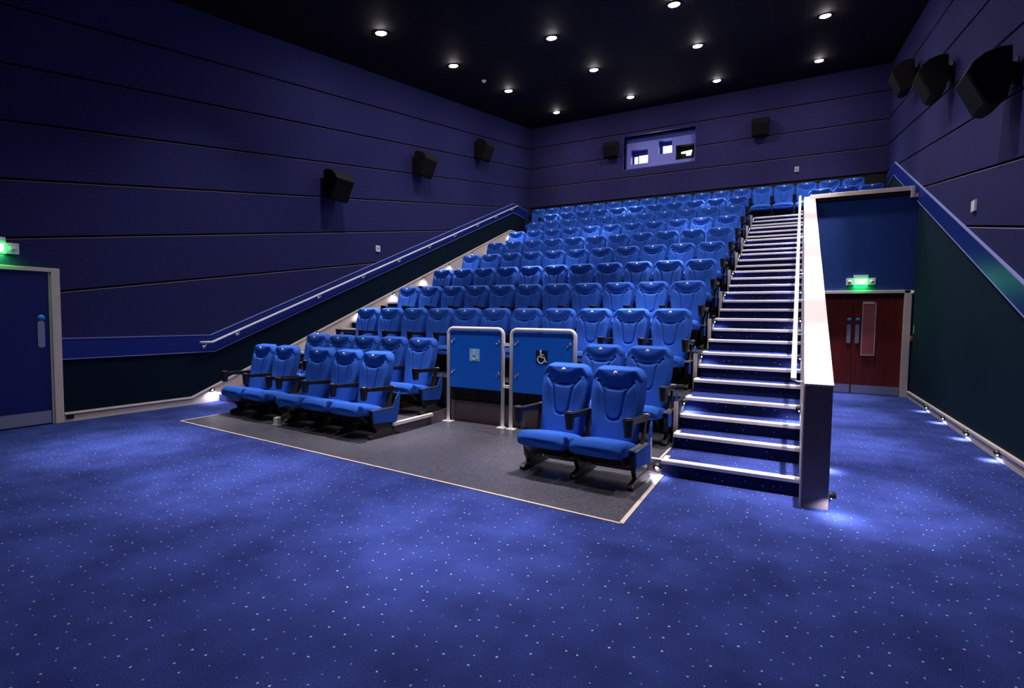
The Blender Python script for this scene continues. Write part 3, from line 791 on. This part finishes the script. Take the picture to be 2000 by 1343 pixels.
# small loose things in front
W = MB(); W.prism([(-.022, 0), (.022, 0), (.03, .13), (.012, .19), (-.012, .19), (-.028, .13)], -.002, .002, 'x')
o = W.build('hanging_tag', M['white']); o.location = (-1.135, 4.80, .25); tag(o, 'white paper tag hanging from the right-hand front row seat', 'tag')
W = MB(); W.box(-.045, .045, -.04, .04, 0, .11); W.box(-.055, .055, -.05, .05, 0, .012)
o = W.build('lit_foot_block', M['white'], bevel=.008); o.location = (-6.28, 4.68, .007); tag(o, 'small white block standing in for a lit seat foot under the left front seats', 'block')  # white block made up for the brightly lit foot of a seat

# ------------------------------------------------------------------ speakers
def speaker(loc, rz, label, group, w=.50, s=1.0):
    """rz=0: hangs on a wall behind it (+y), faces -y and down"""
    e = empty('wall_speaker', loc, rz)
    W = MB()
    prof = [(-.10, .28), (-.22, .285), (-.34, .25), (-.44, .17), (-.49, .07), (-.30, -.33), (-.22, -.35), (-.12, -.28), (-.09, -.10)]
    prof = [(y*s, z*s) for y, z in prof]
    W.prism(prof, -w/2, w/2); c = W.build('cabinet', M['speaker'], e, bevel=.012)
    G = MB()
    a, b_ = Vector((-.49*s, .07*s)), Vector((-.30*s, -.33*s)); d = (b_-a).normalized(); n = Vector((d.y, -d.x))
    if n.x > 0: n = -n
    p = [a+d*.02-n*.002, b_-d*.02-n*.002, b_-d*.02+n*.008, a+d*.02+n*.008]
    G.prism([tuple(q) for q in p], -w/2+.02, w/2-.02); G.build('grille', M['speaker'], c)
    B = MB(); B.box(-.05, .05, -.10*s, 0, -.06, .16); B.box(-.09, .09, -.012, 0, -.10, .20); B.build('bracket', M['ironwork'], e)
    tag(e, label, 'speaker', group)
ys = [8.05, 11.03, 14.0]; zs_ = [4.36, 5.58, 6.80]; nm = ['nearest', 'middle', 'farthest']
for y, z, n in zip(ys, zs_, nm):
    speaker((XL, y, z), PI/2, 'black speaker on the left wall, %s of the three' % n, 'left wall speakers')
    speaker((XR, y, z), -PI/2, 'black speaker on the right wall, %s of the three' % n, 'right wall speakers')
speaker((-5.80, YB, 7.42), 0, 'black speaker on the rear wall left of the projection window', 'rear wall speakers', .48, .85)
speaker((-1.12, YB, 7.42), 0, 'black speaker on the rear wall right of the projection window', 'rear wall speakers', .48, .85)

# ------------------------------------------------------------------ small wall fittings
def plate(name, loc, dims, m, label, cat, detail=True, rz=0):
    e = empty(name, loc, rz); w, d, h = dims
    W = MB(); W.box(-w/2, w/2, -d, 0, -h/2, h/2); W.build('cover', m, e, bevel=.004)
    if detail:
        W = MB(); W.lathe([(.001, 0), (min(w, h)*.22, 0), (min(w, h)*.2, -.006), (.001, -.006)], (0, -d, h*.1), 14, 'y'); W.build('sensor', M['steel'], e)
    tag(e, label, cat)
plate('temperature_sensor', (XL, 9.515, 3.18), (.14, .03, .15), M['white'], 'small white sensor box on the left wall above the handrail', 'sensor', rz=PI/2)
plate('temperature_sensor', (XR, 9.32, 3.15), (.16, .03, .15), M['white'], 'small white sensor box on the right wall above the blue band', 'sensor', False, rz=-PI/2)
plate('wall_sensor', (-.11, YB, 6.05), (.12, .03, .16), M['steel'], 'small grey sensor on the rear wall right of centre', 'sensor')
plate('cable_plate', (XL+.045, 3.33, .075), (.09, .012, .06), M['black'], 'small dark socket on the skirting beside the blue door', 'socket', False, PI/2)
plate('fire_call_point', (XR-.016, 13.03, 1.22), (.09, .03, .10), M['red'], 'red fire call point on the wall right of the mahogany doors', 'call point', rz=-PI/2)
plate('call_point_sign', (XR-.016, 12.93, 1.40), (.08, .006, .16), M['greenlabel'], 'small green sign above the red call point', 'sign', False, rz=-PI/2)
e = empty('motion_detector', (XR-.03, 13.12, 2.15))
W = MB(); W.box(-.05, .03, -.035, .0, -.04, .04); W.build('housing', M['white'], e, bevel=.01)
W = MB(); W.lathe([(.001, -.03), (.02, -.02), (.025, 0), (.001, 0)], (-.01, -.035, -.01), 12, 'y'); W.build('lens', M['white'], e)
tag(e, 'white motion detector at the top right corner of the door frame', 'detector')
# smoke detector
def on_ceiling(x, y): return (x, y, ceil_z(y))
sl = math.atan(CS)
e = empty('smoke_detector', on_ceiling(-7.29, 11.61)); e.rotation_euler = (sl, 0, 0)
W = MB(); W.lathe([(.001, 0), (.055, 0), (.055, -.02), (.035, -.05), (.001, -.052)], (0, 0, 0), 18); W.build('body', M['white'], e)
W = MB(); W.lathe([(.001, 0), (.065, 0), (.065, -.008), (.001, -.008)], (0, 0, 0), 18); W.build('base', M['white'], e)
tag(e, 'white smoke detector on the black ceiling above the left seats', 'smoke detector')

# ------------------------------------------------------------------ downlights and added fill spots
def spot(loc, energy, angle, blend, color=(1, .93, .96), size=.05, aim=(0, 0, -1)):
    l = bpy.data.lights.new('spot', 'SPOT'); l.energy = energy; l.spot_size = math.radians(angle); l.spot_blend = blend; l.color = color; l.shadow_soft_size = size
    o = bpy.data.objects.new('lamp_or_fill_beam', l); col.objects.link(o); o.location = loc
    o.rotation_euler = Vector(aim).to_track_quat('-Z', 'Y').to_euler()
    return o
lamp_xy = [(-7.27, 7.80), (-7.25, 10.2), (-7.24, 12.83), (-7.21, 16.05), (-4.70, 10.15), (-4.70, 12.73), (-4.69, 15.97), (-2.19, 10.15), (-2.19, 12.73), (-2.20, 16.03), (.33, 12.70), (.32, 16.05)]
first = None
colname = {-7: 'leftmost column', -5: 'second column from left', -2: 'third column from left', 0: 'rightmost column'}
rown = {8: 'front line farthest from rear wall', 10: 'second line from the front', 13: 'next to last line', 16: 'last line by the rear wall'}
for x, y in lamp_xy:
    if first is None:
        e = empty('recessed_downlight', (0, 0, 0))
        W = MB(); W.lathe([(.001, .0), (.115, 0), (.125, -.004), (.125, -.012), (.11, -.012), (.10, .0), (.001, .0)], (0, 0, 0), 24); W.build('trim_ring', M['ironwork'], e)
        W = MB(); W.lathe([(.001, -.006), (.095, -.006), (.095, -.018), (.05, -.034), (.001, -.04)], (0, 0, 0), 24); W.build('lamp', M['lamp'], e)
        first = e
    else: e = copy_tree(first)
    e.location = on_ceiling(x, y); e.rotation_euler = (sl, 0, 0)
    tag(e, 'glowing ceiling downlight, %s, %s' % (colname[round(x)], rown[min(rown, key=lambda q: abs(q-y))]), 'ceiling light', 'ceiling downlights')
def lamp_lights(x, y, k=1.0, mid=1.0, wide=1.0):
    z = ceil_z(y) - .06
    spot((x, y, z), 2900*k, 22, 1.0)
    spot((x, y, z), 600*k, 38, 1.0)
    spot((x, y, z), 170*mid, 92, 1.0)
    if wide: spot((x, y, z), 32*wide, 170, 1.0)
for x, y in lamp_xy: lamp_lights(x, y, 1, 1.8 if x > 0 else 1)
for x, y, k, m_, w in ((-2.19, 7.78, 1, 1, 1), (.33, 10.15, 1, 2, 1), (.33, 7.78, .9, 2, .7), (.33, 5.3, .8, 2, 0),
                   (-7.3, 5.2, .35, 1.4, 0), (-4.7, 5.2, .45, 2.6, 0), (-2.19, 5.2, .45, 2.6, 0),
                   (-6.85, 3.05, .52, .6, 0), (-4.55, 2.9, .42, .75, 0), (-2.15, 2.85, .38, .75, 0)):
    lamp_lights(x, y, k, m_, w)
for x in (-6, -2): spot((x, -1.5, ceil_z(-1.5)-.06), 40, 130, 1.0)  # added fill light behind the camera, belongs to no ceiling lamp

# ------------------------------------------------------------------ step lights
def make_step_light():
    e = empty('step_light', (0, 0, 0))
    # mounted on a wall behind (+y): round eyelid fitting
    W = MB(); W.lathe([(.001, 0), (.034, 0), (.034, -.006), (.001, -.006)], (0, 0, 0), 18, 'y'); W.build('base', M['ironwork'], e)
    W = MB()
    vs = []; n = 12
    for j in range(5):
        t = PI/2*j/4
        for i in range(n+1):
            a = PI*i/n; vs.append((.032*math.cos(a)*math.cos(t*.6), -.006-.030*math.sin(t), .034*math.sin(a)*math.cos(t*.75)-.002))
    W.smooth = True; W.add(vs, [(j*(n+1)+i, j*(n+1)+i+1, (j+1)*(n+1)+i+1, (j+1)*(n+1)+i) for j in range(4) for i in range(n)])
    W.build('eyelid_hood', M['plastic'], e)
    W = MB(); W.lathe([(.001, -.007), (.013, -.007), (.013, -.012), (.001, -.014)], (0, 0, -.004), 14, 'y'); W.build('led', M['led'], e)
    return e
sproto = None
def step_light(loc, rz, label, group, energy=2.2, ang=150):
    global sproto
    if sproto is None: e = sproto = make_step_light()
    else: e = copy_tree(sproto)
    e.location = loc; e.rotation_euler = (0, 0, rz); e.scale = (1.3, 1.3, 1.3)
    tag(e, label, 'step light', group)
    d = Matrix.Rotation(rz, 3, 'Z') @ Vector((0, -1, 0))
    p = Vector(loc) + d*.045 + Vector((0, 0, -.014))
    spot(p, energy, ang, .6, (.86, .90, 1.0), .015, d*.05 + Vector((0, 0, -1)))
for m in range(9):
    y, z = row_y(3+m)-.13, RISE*(4+3*m)
    step_light((XS0-.002, y, z-.045), PI/2, 'black eyelid step light on the seat side of the stairs, %s from the bottom' % ORD[m+1], 'right stair lights, seat side', 7)
    step_light((XS1, y-.03, z-.015), -PI/2, 'black eyelid step light on the handrail wall of the stairs, %s from the bottom' % ORD[m+1], 'right stair lights, wall side', 5)
for i in range(10):
    y = 5.36 if i == 0 else 6.45 + (i-1)*PITCH; z = .215 if i == 0 else RISE*3*i + .22
    step_light((XL+.045, y, z), PI/2, 'black eyelid step light on the left wall skirting, %s from the bottom' % ORD[i+1], 'left wall step lights', 6)
for i, y in enumerate((7.63, 8.83, 10.06, 11.19)):
    step_light((XR-.058, y, .085), -PI/2, 'black eyelid light on the right corridor skirting, %s from the camera' % ORD[i+1], 'right corridor skirting lights', 4)
for i, y in enumerate((4.78, 6.2)):
    step_light((XS2-.006, y, .15 if i == 0 else .10), PI/2, 'black eyelid light low on corridor side of the stair wall, %s' % ('at its near end' if i == 0 else 'farther in'), 'left corridor lights', 5)
step_light((-1.14, 5.10, .09), 0, 'black eyelid light on the lowest riser beside the right front seat', None, 5)

# ------------------------------------------------------------------ world, camera, view
w = bpy.data.worlds.new('world'); sc.world = w; w.use_nodes = True
w.node_tree.nodes['Background'].inputs[0].default_value = (.05, .05, .12, 1); w.node_tree.nodes['Background'].inputs[1].default_value = 0.1
yaw, pitch, roll, F = -0.50150, -0.0520, 0.0118, 1005.13
f = Vector((math.sin(yaw)*math.cos(pitch), math.cos(yaw)*math.cos(pitch), math.sin(pitch)))
r = Vector((math.cos(yaw), -math.sin(yaw), 0)); u = r.cross(f)
r2 = math.cos(roll)*r + math.sin(roll)*u; u2 = -math.sin(roll)*r + math.cos(roll)*u
cam = bpy.data.cameras.new('camera'); co = bpy.data.objects.new('camera', cam); col.objects.link(co)
cam.sensor_width = 36; cam.lens = F*36/2000; cam.clip_end = 100; cam.clip_start = .05
mw = Matrix((r2, u2, -f)).transposed().to_4x4(); mw.translation = (0, 0, 1.55)
co.matrix_world = mw
sc.camera = co
sc.view_settings.view_transform = 'Standard'; sc.view_settings.look = 'None'; sc.view_settings.gamma = 1.0; sc.view_settings.use_curve_mapping = False
sc.view_settings.exposure = 0.4
